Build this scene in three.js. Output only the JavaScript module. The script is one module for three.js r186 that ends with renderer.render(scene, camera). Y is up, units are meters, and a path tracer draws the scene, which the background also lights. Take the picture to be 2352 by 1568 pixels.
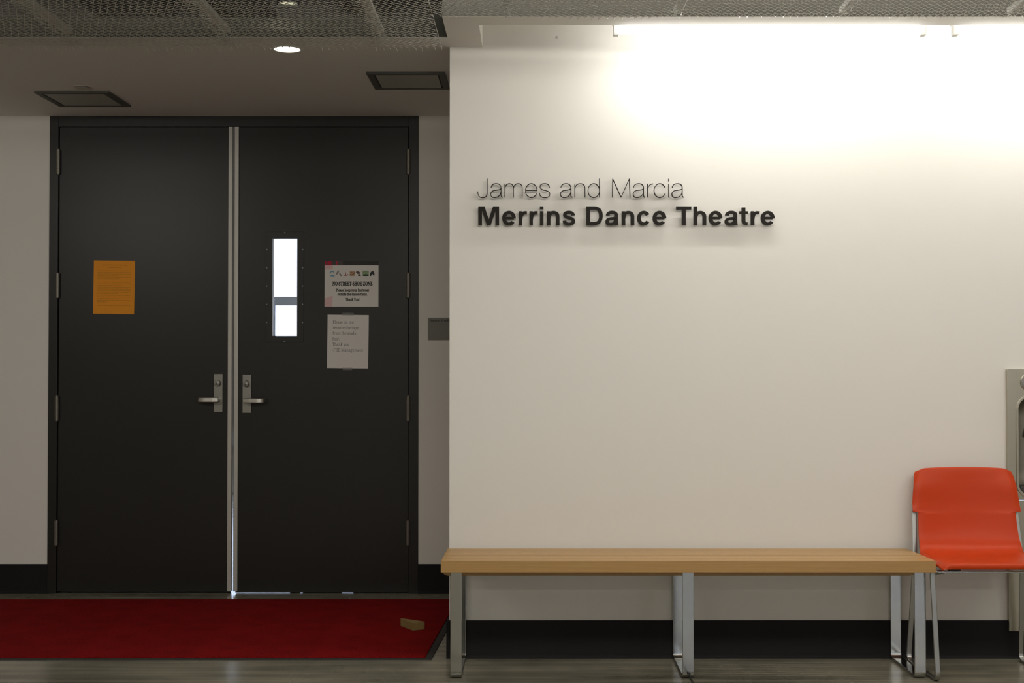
import * as THREE from 'three';
import { RoundedBoxGeometry } from 'three/addons/geometries/RoundedBoxGeometry.js';
import { mergeGeometries, mergeVertices, toCreasedNormals } from 'three/addons/utils/BufferGeometryUtils.js';
import { RectAreaLightUniformsLib } from 'three/addons/lights/RectAreaLightUniformsLib.js';

// ------------------------------------------------------------------ camera, sky, area lights, exposure
RectAreaLightUniformsLib.init();
const scene = new THREE.Scene();
const camera = new THREE.PerspectiveCamera(2 * Math.atan(784 / 3100) * 180 / Math.PI, 2352 / 1568, 0.05, 80);
camera.position.set(0, 1.2, 5.526);
camera.rotation.x = Math.atan(51 / 3100);
camera.setViewOffset(2352, 1568, -44, 0, 2352, 1568);        // lens shifted a little sideways
scene.background = new THREE.Color().setRGB(0.72, 0.86, 1.15);  // overcast daylight outside the windows
scene.backgroundIntensity = 4;
const renderer = new THREE.WebGLRenderer({ antialias: true });
renderer.toneMapping = THREE.LinearToneMapping;
renderer.toneMappingExposure = 0.86;
renderer.shadowMap.enabled = true;
const COVE = 39, UNSEEN_WASH = 15, UNSEEN_REAR = 22;                          // radiance of the cove tubes, the unseen washers and the unseen rear panels
const WARM = [1.0, 0.955, 0.88], COVEC = [1.0, 0.985, 0.945];

// ------------------------------------------------------------------ helpers
let seed = 7;
const rnd = () => { seed = (seed * 1664525 + 1013904223) % 4294967296; return seed / 4294967296; };
const used = {};
const numbered = (n) => { const k = (used[n] = (used[n] ?? -1) + 1); return k ? n + '_' + String(k).padStart(3, '0') : n; };
const V = (x, y, z) => new THREE.Vector3(x, y, z);
const rgb = (r, g, b) => new THREE.Color().setRGB(r, g, b);
const shadowed = (o) => { o.castShadow = o.receiveShadow = true; return o; };
function mesh(name, geo, mat, parent) {
  const g = Array.isArray(geo) ? (geo.length > 1 ? merge(geo) : geo[0]) : geo;
  const m = shadowed(new THREE.Mesh(g, mat));
  m.name = parent ? name : numbered(name);
  (parent || scene).add(m);
  return m;
}
function merge(list) {
  return mergeGeometries(list.map((g) => { const h = g.index ? g.toNonIndexed() : g; for (const k of Object.keys(h.attributes)) if (!['position', 'normal', 'uv'].includes(k)) h.deleteAttribute(k); h.morphAttributes = {}; return h; }));
}
function group(name, parent, at) { const o = new THREE.Group(); o.name = parent ? name : numbered(name); if (at) o.position.set(...at); (parent || scene).add(o); return o; }
function tag(o, label, category, grp) { o.userData.label = label; o.userData.category = category; if (grp) o.userData.group = grp; return o; }
const struct = (o) => { o.userData.kind = 'structure'; return o; };
// a box between two corners, uv in metres
function box(x0, x1, y0, y1, z0, z1, r = 0) {
  const w = x1 - x0, h = y1 - y0, d = z1 - z0;
  const g = r ? new RoundedBoxGeometry(w, h, d, 2, r) : new THREE.BoxGeometry(w, h, d);
  g.translate((x0 + x1) / 2, (y0 + y1) / 2, (z0 + z1) / 2);
  return metreUV(g);
}
function metreUV(g) {
  if (g.index) g = g.toNonIndexed();
  const p = g.attributes.position, n = g.attributes.normal, uv = new Float32Array(p.count * 2);
  for (let i = 0; i < p.count; i++) {
    const a = [Math.abs(n.getX(i)), Math.abs(n.getY(i)), Math.abs(n.getZ(i))];
    const k = a[1] >= a[0] && a[1] >= a[2] ? 1 : a[0] > a[2] ? 0 : 2;
    uv[2 * i] = k === 0 ? p.getZ(i) : p.getX(i);
    uv[2 * i + 1] = k === 1 ? p.getZ(i) : p.getY(i);
  }
  g.setAttribute('uv', new THREE.BufferAttribute(uv, 2));
  return g;
}
// a path with rounded corners: points [x, y, z, fillet radius]
function fillet(points, steps = 7) {
  const out = [];
  points.forEach((q, i) => {
    const p = V(q[0], q[1], q[2]), r = q[3] || 0;
    if (!r || i === 0 || i === points.length - 1) { out.push(p); return; }
    const a = V(...points[i - 1].slice(0, 3)).sub(p), b = V(...points[i + 1].slice(0, 3)).sub(p);
    const half = a.angleTo(b) / 2, t = Math.min(r / Math.tan(half), a.length() * 0.49, b.length() * 0.49);
    const s = p.clone().addScaledVector(a.normalize(), t), e = p.clone().addScaledVector(b.normalize(), t);
    for (let k = 0; k <= steps; k++) {
      const u = k / steps;
      out.push(s.clone().multiplyScalar((1 - u) * (1 - u)).addScaledVector(p, 2 * u * (1 - u)).addScaledVector(e, u * u));
    }
  });
  return out;
}
// sweep a rounded rectangle (w along the reference axis, t across it) along a path
function sweep(path, w, t, axis = V(1, 0, 0), round = 0.3, n = 5) {
  const prof = [], r = Math.min(w, t) * round;
  for (const [sx, sy, a0] of [[1, 1, 0], [-1, 1, 90], [-1, -1, 180], [1, -1, 270]]) for (let k = 0; k < n; k++) {
    const a = (a0 + 90 * k / (n - 1)) * Math.PI / 180;
    prof.push([sx * (w / 2 - r) + r * Math.cos(a), sy * (t / 2 - r) + r * Math.sin(a), Math.cos(a), Math.sin(a)]);
  }
  const pos = [], nor = [], idx = [], m = prof.length, L = path.length - 1;
  const frame = (i) => {
    const T = path[Math.min(i + 1, L)].clone().sub(path[Math.max(i - 1, 0)]).normalize(), S = axis.clone().addScaledVector(T, -axis.dot(T)).normalize();
    return [T, S, T.clone().cross(S)];
  };
  path.forEach((p, i) => {
    const [, S, N] = frame(i);
    for (const [a, b, c, d] of prof) { const q = p.clone().addScaledVector(S, a).addScaledVector(N, b), k = S.clone().multiplyScalar(c).addScaledVector(N, d); pos.push(q.x, q.y, q.z); nor.push(k.x, k.y, k.z); }
  });
  for (let i = 0; i < L; i++) for (let k = 0; k < m; k++) { const a = i * m + k, b = i * m + (k + 1) % m; idx.push(a, b, a + m, b, b + m, a + m); }
  for (const [i, sg] of [[0, -1], [L, 1]]) {                                             // end caps
    const [T] = frame(i), o = pos.length / 3;
    for (let k = 0; k < m; k++) { pos.push(...pos.slice((i * m + k) * 3, (i * m + k) * 3 + 3)); nor.push(T.x * sg, T.y * sg, T.z * sg); }
    for (let k = 1; k + 1 < m; k++) sg > 0 ? idx.push(o, o + k, o + k + 1) : idx.push(o, o + k + 1, o + k);
  }
  const g = new THREE.BufferGeometry();
  g.setAttribute('position', new THREE.Float32BufferAttribute(pos, 3)); g.setAttribute('normal', new THREE.Float32BufferAttribute(nor, 3));
  g.setIndex(idx);
  return metreUV(g);
}
function cyl(r, h, at, axis = 'y', seg = 28, r2 = r) {
  const g = new THREE.CylinderGeometry(r2, r, h, seg);
  if (axis === 'z') g.rotateX(Math.PI / 2); if (axis === 'x') g.rotateZ(Math.PI / 2);
  g.translate(...at); return metreUV(g);
}
function lathe(points, at, axis = 'y', seg = 40) {
  const g = new THREE.LatheGeometry(points.map(([r, y]) => new THREE.Vector2(r, y)), seg);
  if (axis === 'z') g.rotateX(Math.PI / 2);
  g.translate(...at); return g;
}
function extrude(shape, depth, bevel = 0, z = 0) {
  const g = new THREE.ExtrudeGeometry(shape, { depth: depth - 2 * bevel, bevelEnabled: bevel > 0, bevelThickness: bevel, bevelSize: bevel, bevelOffset: -bevel, bevelSegments: 2, curveSegments: 16 });
  g.translate(0, 0, z + bevel); return metreUV(g);
}
function rrect(x0, x1, y0, y1, r, Kind = THREE.Shape) {
  const s = new Kind();
  s.moveTo(x0 + r, y0); s.lineTo(x1 - r, y0); s.absarc(x1 - r, y0 + r, r, -Math.PI / 2, 0); s.lineTo(x1, y1 - r); s.absarc(x1 - r, y1 - r, r, 0, Math.PI / 2);
  s.lineTo(x0 + r, y1); s.absarc(x0 + r, y1 - r, r, Math.PI / 2, Math.PI); s.lineTo(x0, y0 + r); s.absarc(x0 + r, y0 + r, r, Math.PI, 1.5 * Math.PI);
  return s;
}

// ------------------------------------------------------------------ textures and materials
function noiseTex(size, fn, srgb) {
  const d = new Uint8Array(size * size * 4);
  for (let y = 0; y < size; y++) for (let x = 0; x < size; x++) {
    const c = fn(x / size, y / size, x, y), o = (y * size + x) * 4;
    for (let k = 0; k < 3; k++) d[o + k] = Math.max(0, Math.min(255, Math.round((Array.isArray(c) ? c[k] : c) * 255)));
    d[o + 3] = 255;
  }
  const t = new THREE.DataTexture(d, size, size);
  t.wrapS = t.wrapT = THREE.RepeatWrapping; t.magFilter = THREE.LinearFilter; t.minFilter = THREE.LinearMipmapLinearFilter; t.generateMipmaps = true;
  if (srgb) t.colorSpace = THREE.SRGBColorSpace;
  t.needsUpdate = true; return t;
}
// tiling value noise
function valueNoise(nx, ny) {
  const g = new Float32Array(nx * ny); for (let i = 0; i < g.length; i++) g[i] = rnd();
  const sm = (t) => t * t * (3 - 2 * t);
  return (u, v) => {
    const x = u * nx, y = v * ny, x0 = Math.floor(x), y0 = Math.floor(y), fx = sm(x - x0), fy = sm(y - y0);
    const at = (i, j) => g[((j % ny + ny) % ny) * nx + ((i % nx + nx) % nx)];
    return (at(x0, y0) * (1 - fx) + at(x0 + 1, y0) * fx) * (1 - fy) + (at(x0, y0 + 1) * (1 - fx) + at(x0 + 1, y0 + 1) * fx) * fy;
  };
}
const every = (t, x, y = x) => { t = t.clone(); t.repeat.set(1 / x, 1 / y); t.needsUpdate = true; return t; };
const std = (o) => new THREE.MeshStandardMaterial(o), phys = (o) => new THREE.MeshPhysicalMaterial(o);

const nA = valueNoise(6, 6), nB = valueNoise(40, 40), nC = valueNoise(170, 170), nS = valueNoise(5, 60), nS2 = valueNoise(9, 200), nG = valueNoise(4, 44), nG2 = valueNoise(7, 128);
const peel = noiseTex(256, (u, v) => 0.55 * nC(u, v) + 0.45 * nB(u, v));
const carpetN = noiseTex(512, (u, v, x, y) => { const k = 0.62 + 0.2 * nC(u, v) + 0.3 * rnd() + 0.1 * (nA(u, v) - 0.5); return [k, k * 0.96, k * 0.96]; }, true);
const carpetB = noiseTex(512, () => rnd());
const floorT = noiseTex(1024, (u, v) => { const k = 0.70 + 0.16 * (nS(u, v) - 0.5) + 0.10 * (nS2(u, v) - 0.5) + 0.14 * (nA(u, v) - 0.5) + 0.05 * (rnd() - 0.5) + 0.06 * (nB(u, v) - 0.5); return [k, k * 0.985, k * 0.93]; }, true);
const floorR = noiseTex(256, (u, v) => 0.75 + 0.25 * nA(u, v) + 0.12 * (nB(u, v) - 0.5));
const woodT = noiseTex(512, (u, v) => { const k = 0.5 * nG(u, v) + 0.3 * nG2(u, v) + 0.2 * nB(u, v); return [0.90 - 0.13 * k, 0.90 - 0.19 * k, 0.90 - 0.28 * k]; }, true);
const brushed = noiseTex(256, (u, v) => 0.7 + 0.3 * nG2(v, u));

const M = {
  wall: std({ color: rgb(0.80, 0.775, 0.725), roughness: 0.85, bumpMap: every(peel, 0.35), bumpScale: 0.00008 }),
  gypsum: std({ color: rgb(0.80, 0.775, 0.725), roughness: 0.9 }),
  alcoveCeiling: std({ color: rgb(0.80, 0.79, 0.755), roughness: 0.9, bumpMap: every(peel, 0.35), bumpScale: 0.00010 }),
  slab: std({ color: rgb(0.16, 0.155, 0.14), roughness: 0.95 }),
  darkenedFascia: std({ color: rgb(0.30, 0.285, 0.25), roughness: 0.85 }),
  cover: std({ color: rgb(0.52, 0.51, 0.47), roughness: 0.7 }),
  darkenedBulkhead: std({ color: rgb(0.11, 0.11, 0.09), roughness: 0.8 }),
  duct: std({ color: rgb(0.34, 0.33, 0.28), roughness: 0.6, metalness: 0.3 }),
  floor: phys({ color: rgb(0.50, 0.485, 0.415), map: every(floorT, 2.6), roughness: 0.28, roughnessMap: every(floorR, 1.7), specularIntensity: 0.9 }),
  base: phys({ color: rgb(0.014, 0.013, 0.0135), roughness: 0.7, specularIntensity: 0.4 }),
  door: phys({ color: rgb(0.017, 0.0165, 0.0145), roughness: 0.34, specularIntensity: 0.8, bumpMap: every(peel, 0.25), bumpScale: 0.00006 }),
  steel: std({ color: rgb(0.56, 0.55, 0.50), metalness: 1, roughness: 0.38 }),
  brushed: std({ color: rgb(0.49, 0.46, 0.375), metalness: 1, roughness: 0.42, roughnessMap: every(brushed, 0.2) }),
  dull: std({ color: rgb(0.30, 0.29, 0.265), metalness: 1, roughness: 0.42 }),
  hinge: std({ color: rgb(0.22, 0.21, 0.18), metalness: 1, roughness: 0.5 }),
  alu: std({ color: rgb(0.56, 0.545, 0.50), metalness: 0.4, roughness: 0.5 }),
  seal: std({ color: rgb(0.20, 0.20, 0.195), roughness: 0.7 }),
  chrome: std({ color: rgb(0.50, 0.505, 0.49), metalness: 1, roughness: 0.14 }),
  satin: std({ color: rgb(0.44, 0.44, 0.42), metalness: 1, roughness: 0.3 }),
  carpet: phys({ specularIntensity: 0.2, color: rgb(0.33, 0.0085, 0.0095), map: every(carpetN, 0.5), roughness: 1, bumpMap: every(carpetB, 0.5), bumpScale: 0.003 }),
  rubber: std({ color: rgb(0.030, 0.028, 0.026), roughness: 0.7 }),
  plastic: phys({ color: rgb(0.55, 0.046, 0.003), roughness: 0.42, specularIntensity: 0.55, bumpMap: every(peel, 0.12), bumpScale: 0.0001 }),
  letter: phys({ color: rgb(0.014, 0.0112, 0.0082), roughness: 0.6, specularIntensity: 0.4 }),
  plaque: std({ color: rgb(0.21, 0.208, 0.185), roughness: 0.6 }),
  plaqueDark: std({ color: rgb(0.03, 0.03, 0.028), roughness: 0.6 }),
  ventFrame: std({ color: rgb(0.12, 0.12, 0.108), roughness: 0.6, metalness: 0.3 }),
  ventPlate: std({ color: rgb(0.42, 0.42, 0.38), roughness: 0.6, metalness: 0.1 }),
  wire: std({ color: rgb(0.74, 0.73, 0.68), metalness: 0.35, roughness: 0.45 }),
  rail: std({ color: rgb(0.62, 0.60, 0.55), roughness: 0.7 }),
  fixture: std({ color: rgb(0.82, 0.82, 0.80), roughness: 0.5 }),
  baffle: std({ color: rgb(0.03, 0.03, 0.03), roughness: 0.6 }),
  glow: std({ color: rgb(0.9, 0.9, 0.9), emissive: rgb(...COVEC), emissiveIntensity: 6, roughness: 0.5 }),
  glowRoom: std({ color: rgb(0.9, 0.9, 0.9), emissive: rgb(...WARM), emissiveIntensity: 5, roughness: 0.5 }),
  glowDown: std({ color: rgb(0.9, 0.9, 0.9), emissive: rgb(1, 0.97, 0.80), emissiveIntensity: 5, roughness: 0.5 }),
  reflector: std({ color: rgb(0.85, 0.85, 0.78), metalness: 0.7, roughness: 0.3 }),
  glass: phys({ color: rgb(1, 1, 1), roughness: 0.02, transmission: 1, thickness: 0, ior: 1.45 }),
  white: std({ color: rgb(0.88, 0.89, 0.90), roughness: 0.6 }),
  screw: std({ color: rgb(0.22, 0.23, 0.25), metalness: 0.9, roughness: 0.4 }),
  tape: phys({ color: rgb(0.55, 0.55, 0.52), roughness: 0.25, transparent: true, opacity: 0.16 }),
  cord: std({ color: rgb(0.012, 0.012, 0.012), roughness: 0.6 }),
  dark: std({ color: rgb(0.05, 0.047, 0.042), roughness: 0.7 }),
};
M.woods = [1, 0.93, 1.06, 0.97, 1.02].map((k) => { const t = every(woodT, 0.9, 0.05); t.offset.set(rnd(), rnd()); t.needsUpdate = true; return phys({ color: rgb(0.70 * k, 0.44 * k, 0.17 * k), map: t, roughness: 0.42, clearcoat: 0.25, clearcoatRoughness: 0.3 }); });
M.wedge = std({ color: rgb(0.42, 0.32, 0.13), map: every(woodT, 0.2, 0.03), roughness: 0.75 });

// ------------------------------------------------------------------ the setting
const ZD = -1.542, XC = -0.334;                                   // the door wall, and the corner where the front wall starts
struct(mesh('floor', box(-5.2, 5.2, -0.2, 0, -7.3, 8.8), M.floor));
struct(mesh('ceiling', box(-5.2, 5.2, 3.6, 3.8, -7.3, 8.8), M.slab));
{ // front wall with an opening for the recessed fountain
  const s = new THREE.Shape();
  s.moveTo(XC, 0); s.lineTo(5.0, 0); s.lineTo(5.0, 3.6); s.lineTo(XC, 3.6); s.closePath();
  const h = new THREE.Path(); h.moveTo(1.965, 0.635); h.lineTo(1.965, 1.085); h.lineTo(2.375, 1.085); h.lineTo(2.375, 0.635); h.closePath(); s.holes.push(h);
  struct(mesh('wall_front', extrude(s, 0.16, 0, -0.16), M.wall));
}
struct(mesh('wall_alcove', box(XC, XC + 0.16, 0, 3.6, ZD, -0.16), M.wall));
{ // wall with the double door
  const s = new THREE.Shape();
  s.moveTo(-5.0, 0); s.lineTo(-2.523, 0); s.lineTo(-2.523, 2.498); s.lineTo(-0.593, 2.498); s.lineTo(-0.593, 0); s.lineTo(2.0, 0); s.lineTo(2.0, 3.6); s.lineTo(-5.0, 3.6); s.closePath();
  struct(mesh('wall_door', extrude(s, 0.16, 0, ZD - 0.16), M.wall));
}
struct(mesh('wall_left', box(-5.2, -5.0, 0, 3.6, -7.3, 8.8), M.wall));
struct(mesh('wall_right', box(5.0, 5.2, 0, 3.6, -0.16, 8.8), M.wall));
struct(mesh('wall_studio', box(2.0, 2.2, 0, 3.6, -7.3, ZD), M.wall));
function windowedWall(name, z0, z1, x0, x1, holes) {
  const s = new THREE.Shape(); s.moveTo(x0, 0); s.lineTo(x1, 0); s.lineTo(x1, 3.6); s.lineTo(x0, 3.6); s.closePath();
  for (const [a, b, c, d] of holes) { const h = new THREE.Path(); h.moveTo(a, c); h.lineTo(a, d); h.lineTo(b, d); h.lineTo(b, c); h.closePath(); s.holes.push(h); }
  return struct(mesh(name, extrude(s, z1 - z0, 0, z0), M.wall));
}
const REAR = [1.0, 4.5, 1.05, 1.5], STUDIO = [-4.4, 1.4, 0.35, 2.9];
windowedWall('wall_rear', 8.6, 8.8, -5.2, 5.2, [REAR]);
windowedWall('wall_far', -7.3, -7.1, -5.2, 2.2, [STUDIO]);
function windowUnit(n, [a, b, c, d], z, posts, transoms, w, extra = []) {
  const o = struct(group('window_' + n));
  mesh('window_frame', [box(a, b, c, c + w, z - 0.04, z + 0.04), box(a, b, d - w, d, z - 0.04, z + 0.04), box(a, a + w, c, d, z - 0.04, z + 0.04), box(b - w, b, c, d, z - 0.04, z + 0.04)], M.white, o);
  for (const x of posts) mesh('mullion', box(x - w / 2, x + w / 2, c + w, d - w, z - 0.035, z + 0.035), M.white, o);
  for (const y of transoms) mesh('transom', box(a + w, b - w, y - w / 2, y + w / 2, z - 0.03, z + 0.03), M.white, o);
  for (const e of extra) mesh('sash_edge', box(...e), M.white, o);
  mesh('pane', box(a + w / 2, b - w / 2, c + w / 2, d - w / 2, z - 0.003, z + 0.003), M.glass, o);
}
windowUnit(1, STUDIO, -7.2, [-3.25, -2.0, -0.75, 0.5], [1.79], 0.08, [[-2.4225, -2.405, 0.43, 1.75, -7.19, -7.15]]);
windowUnit(2, REAR, 8.7, [1.4, 2.5, 3.6], [], 0.05);  // out of view behind the camera; placed for blue daylight reflections

// ceilings of the alcove and of the corridor out of view, and the lit soffit over the front wall
struct(mesh('ceiling_alcove', box(-5.0, XC, 2.5, 2.578, ZD, 0.16), M.alcoveCeiling));
struct(mesh('darkened_trim_2', box(-5.0, XC, 2.503, 2.58, 0.16, 0.172), M.darkenedBulkhead));  // front edge of the alcove ceiling, coloured darker to offset the washers
struct(mesh('ceiling_unseen', box(-5.0, 5.0, 2.62, 2.72, 1.62, 8.6), M.gypsum));  // out of view; placed to bounce light and close the plenum
struct(mesh('ceiling_soffit', [
  box(XC, 5.0, 2.5, 2.98, 0.36, 0.486), box(XC, -0.2, 2.5, 2.98, 0, 0.36), box(-0.2, 5.0, 2.86, 2.98, 0, 0.36)], M.wall));

struct(mesh('darkened_trim_3', box(XC + 0.001, 5.0, 2.5015, 2.98, 0.486, 0.494), M.darkenedFascia));  // soffit front, coloured darker to offset the light of the washers

// rubber base along the walls, with a flared toe
function baseboard(name, a, b, normal) {
  const dir = V(b[0] - a[0], 0, b[1] - a[1]), L = dir.length(); dir.normalize();
  const s = new THREE.Shape(); s.moveTo(0, 0); s.lineTo(0.0125, 0); s.quadraticCurveTo(0.012, 0.004, 0.008, 0.007); s.quadraticCurveTo(0.0065, 0.009, 0.006, 0.014); s.lineTo(0.006, 0.150); s.lineTo(0.004, 0.154); s.lineTo(0, 0.154); s.closePath();
  const g = new THREE.ExtrudeGeometry(s, { depth: L, bevelEnabled: false });
  const n = V(...normal), up = V(0, 1, 0), d = n.clone().cross(up);
  g.applyMatrix4(new THREE.Matrix4().makeBasis(n, up, d));
  const start = d.dot(dir) > 0 ? a : b;
  g.translate(start[0], 0, start[1]);
  return struct(mesh(name, metreUV(g), M.base));
}
baseboard('baseboard_front', [XC - 0.012, 0], [5, 0], [0, 0, 1]);
baseboard('baseboard_alcove', [XC, ZD], [XC, 0.012], [-1, 0, 0]);
baseboard('baseboard_left', [-5, ZD], [-2.526, ZD], [0, 0, 1]);
baseboard('baseboard_right', [-0.59, ZD], [XC, ZD], [0, 0, 1]);

// ------------------------------------------------------------------ double door
const FZ = ZD + 0.006;                                            // face of the frame
struct(mesh('trim_1', [box(-2.526, -2.480, 0, 2.4985, ZD - 0.15, FZ, 0.002), box(-0.642, -0.590, 0, 2.4985, ZD - 0.15, FZ, 0.002), box(-2.480, -0.642, 2.443, 2.4985, ZD - 0.15, FZ, 0.002),
  box(-2.480, -2.464, 0, 2.443, ZD - 0.15, ZD - 0.056), box(-0.658, -0.642, 0, 2.443, ZD - 0.15, ZD - 0.056), box(-2.480, -0.642, 2.427, 2.443, ZD - 0.15, ZD - 0.056)], M.door));
const LITE = [-1.357, -1.226, 1.346, 1.857], LZ = [ZD - 0.048, ZD - 0.003];
function leafGeometry(x0, x1, y0, y1, hole) {
  const s = new THREE.Shape(); s.moveTo(x0, y0); s.lineTo(x1, y0); s.lineTo(x1, y1); s.lineTo(x0, y1); s.closePath();
  if (hole) { const h = new THREE.Path(); h.moveTo(hole[0], hole[2]); h.lineTo(hole[0], hole[3]); h.lineTo(hole[1], hole[3]); h.lineTo(hole[1], hole[2]); h.closePath(); s.holes.push(h); }
  return extrude(s, LZ[1] - LZ[0], 0.0012, LZ[0]);
}
const leaf1 = struct(group('door_1')), leaf2 = struct(group('door_2'));
mesh('door_panel', leafGeometry(-2.476, -1.574, 0.011, 2.44), M.door, leaf1);
mesh('door_panel', leafGeometry(-1.546, -0.645, 0.0050, 2.44, LITE), M.door, leaf2);
mesh('unseen_sweep', box(-2.474, -1.578, 0.0005, 0.05, LZ[0] - 0.008, LZ[0]), M.seal, leaf1);  // behind the leaf, out of view; blocks the light under it
mesh('unseen_sweep', [box(-1.549, -0.647, 0.012, 0.05, LZ[0] - 0.008, LZ[0]), box(-1.268, -1.215, 0.0005, 0.0125, LZ[0] - 0.008, LZ[0]), box(-1.2, -0.995, 0.0005, 0.0125, LZ[0] - 0.008, LZ[0]), box(-0.935, -0.647, 0.0005, 0.0125, LZ[0] - 0.008, LZ[0])], M.seal, leaf2);  // out of view; its notches let daylight leak under in places
// astragal strips with a seal between them that leaves a slit towards the floor
function strip(x0, x1) { return box(x0, x1, 0.012, 2.4425, ZD - 0.003, ZD + 0.008, 0.0012); }
function sealShape(pts) { const s = new THREE.Shape(); pts.forEach(([x, y], i) => (i ? s.lineTo(x, y) : s.moveTo(x, y))); s.closePath(); return extrude(s, 0.004, 0, ZD - 0.006); }
mesh('astragal', strip(-1.5870, -1.5665), M.alu, leaf1);
mesh('astragal', strip(-1.5545, -1.5340), M.alu, leaf2);
mesh('weather_seal', sealShape([[-1.5740, 0.014], [-1.5635, 0.014], [-1.5635, 0.45], [-1.5620, 0.62], [-1.5600, 0.75], [-1.5595, 1.35], [-1.5590, 1.4], [-1.5590, 2.4425], [-1.5740, 2.4425]]), M.seal, leaf1);
mesh('weather_seal', sealShape([[-1.5575, 0.014], [-1.5460, 0.014], [-1.5460, 2.4425], [-1.5590, 2.4425], [-1.5590, 0.75], [-1.5575, 0.5]]), M.seal, leaf2);
// hinges
for (const [leaf, x] of [[leaf1, -2.4795], [leaf2, -0.6435]]) for (const y of [0.318, 0.967, 1.610, 2.258]) {
  const h = group('hinge', leaf);
  for (let k = 0; k < 5; k++) mesh('knuckle', cyl(0.0115, 0.0248, [x, y - 0.0508 + k * 0.0254, ZD + 0.009], 'y', 18), M.hinge, h);
  mesh('pin', [cyl(0.0085, 0.132, [x, y, ZD + 0.009], 'y', 14)], M.hinge, h);
}
// lever handles with a tall plate and a lock cylinder
function lever(leaf, x, y, dir) {
  const o = group('door_handle', leaf), z = ZD - 0.003;
  mesh('plate', box(x - 0.0228, x + 0.0228, y - 0.066, y + 0.135, z, z + 0.009, 0.0015), M.dull, o);
  mesh('lock_cylinder', [lathe([[0, 0.020], [0.0135, 0.020], [0.0150, 0.0188], [0.0168, 0.008], [0.0172, 0.0]], [x - 0.002, y + 0.087, z + 0.008], 'z', 32),
    lathe([[0, 0.0225], [0.0088, 0.0225], [0.0092, 0.019]], [x - 0.002, y + 0.087, z + 0.008], 'z', 28)], M.dull, o);
  mesh('keyhole', [box(x - 0.0032, x - 0.0008, y + 0.079, y + 0.091, z + 0.0300, z + 0.0312)], M.dark, o);
  mesh('spindle', cyl(0.0105, 0.045, [x, y, z + 0.028], 'z', 24), M.steel, o);
  const path = fillet([[x - dir * 0.006, y, z + 0.050], [x + dir * 0.022, y, z + 0.056, 0.02], [x + dir * 0.068, y, z + 0.060, 0.05], [x + dir * 0.092, y, z + 0.050, 0.02], [x + dir * 0.098, y, z + 0.026]]);
  mesh('lever_grip', sweep(path, 0.026, 0.011, V(0, 1, 0), 0.45), M.steel, o);
}
lever(leaf1, -1.637, 1.012, -1);
lever(leaf2, -1.487, 1.008, 1);
{ // narrow window in the right leaf
  const o = group('door_window', leaf2), [a, b, c, d] = LITE, ring = rrect(a - 0.034, b + 0.034, c - 0.034, d + 0.034, 0.004);
  const h = new THREE.Path(); h.moveTo(a, c); h.lineTo(a, d); h.lineTo(b, d); h.lineTo(b, c); h.closePath(); ring.holes.push(h);
  mesh('lite_frame', extrude(ring, 0.004, 0.001, ZD - 0.003), M.door, o);
  mesh('pane', box(a, b, c, d, ZD - 0.028, ZD - 0.022), M.glass, o);
  mesh('reveal_glint', box(a, a + 0.0022, c, d, ZD - 0.047, ZD - 0.003), M.white, o);  // white strip stands in for daylight glinting off the dark reveal
  mesh('reveal_glint', box(b - 0.0022, b, c, d, ZD - 0.047, ZD - 0.003), M.white, o);
  for (const [px, py] of [[(a + b) / 2, d + 0.03], [(a + b) / 2, c - 0.03], ...[0, 1, 2, 3, 4].flatMap((k) => [[a - 0.029, c + 0.07 + k * 0.0955], [b + 0.029, c + 0.07 + k * 0.0955]])])
    mesh('screw', cyl(0.0035, 0.003, [px, py, ZD + 0.001], 'z', 12), M.screw, o);
}

// ------------------------------------------------------------------ papers on the door
function sheet(name, w, h, at, turn, draw, px, label, parentTape) {
  const W = px, H = Math.round(px * h / w), c = document.createElement('canvas'); c.width = W; c.height = H;
  const x = c.getContext('2d'); draw(x, W, H);
  const t = new THREE.CanvasTexture(c); t.colorSpace = THREE.SRGBColorSpace;
  const nx = 12, ny = 14, g = new THREE.PlaneGeometry(w, h, nx, ny), p = g.attributes.position;
  const curl = (u, v) => 0.0015 + 0.0016 * Math.pow(Math.abs(v), 3) * (0.6 + 0.4 * u) + 0.0006 * Math.sin(3 * u + 2 * v);
  for (let i = 0; i < p.count; i++) p.setZ(i, curl(p.getX(i) / w * 2, p.getY(i) / h * 2));
  g.computeVertexNormals();
  const back = g.clone(); back.translate(0, 0, -0.0003); const bi = back.index.array; for (let i = 0; i < bi.length; i += 3) { const q = bi[i]; bi[i] = bi[i + 1]; bi[i + 1] = q; }
  const o = group(name, null, at); o.rotation.z = turn;
  const m = mesh('page', mergeGeometries([g, back]), std({ map: t, roughness: 0.7 }), o);
  tag(o, label, 'notice');
  for (const [tx, ty, tw, th] of parentTape) mesh('tape', box(tx - tw / 2, tx + tw / 2, ty - th / 2, ty + th / 2, 0.0042, 0.0046), M.tape, o);
  return o;
}
const PZ = ZD - 0.0028;
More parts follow.
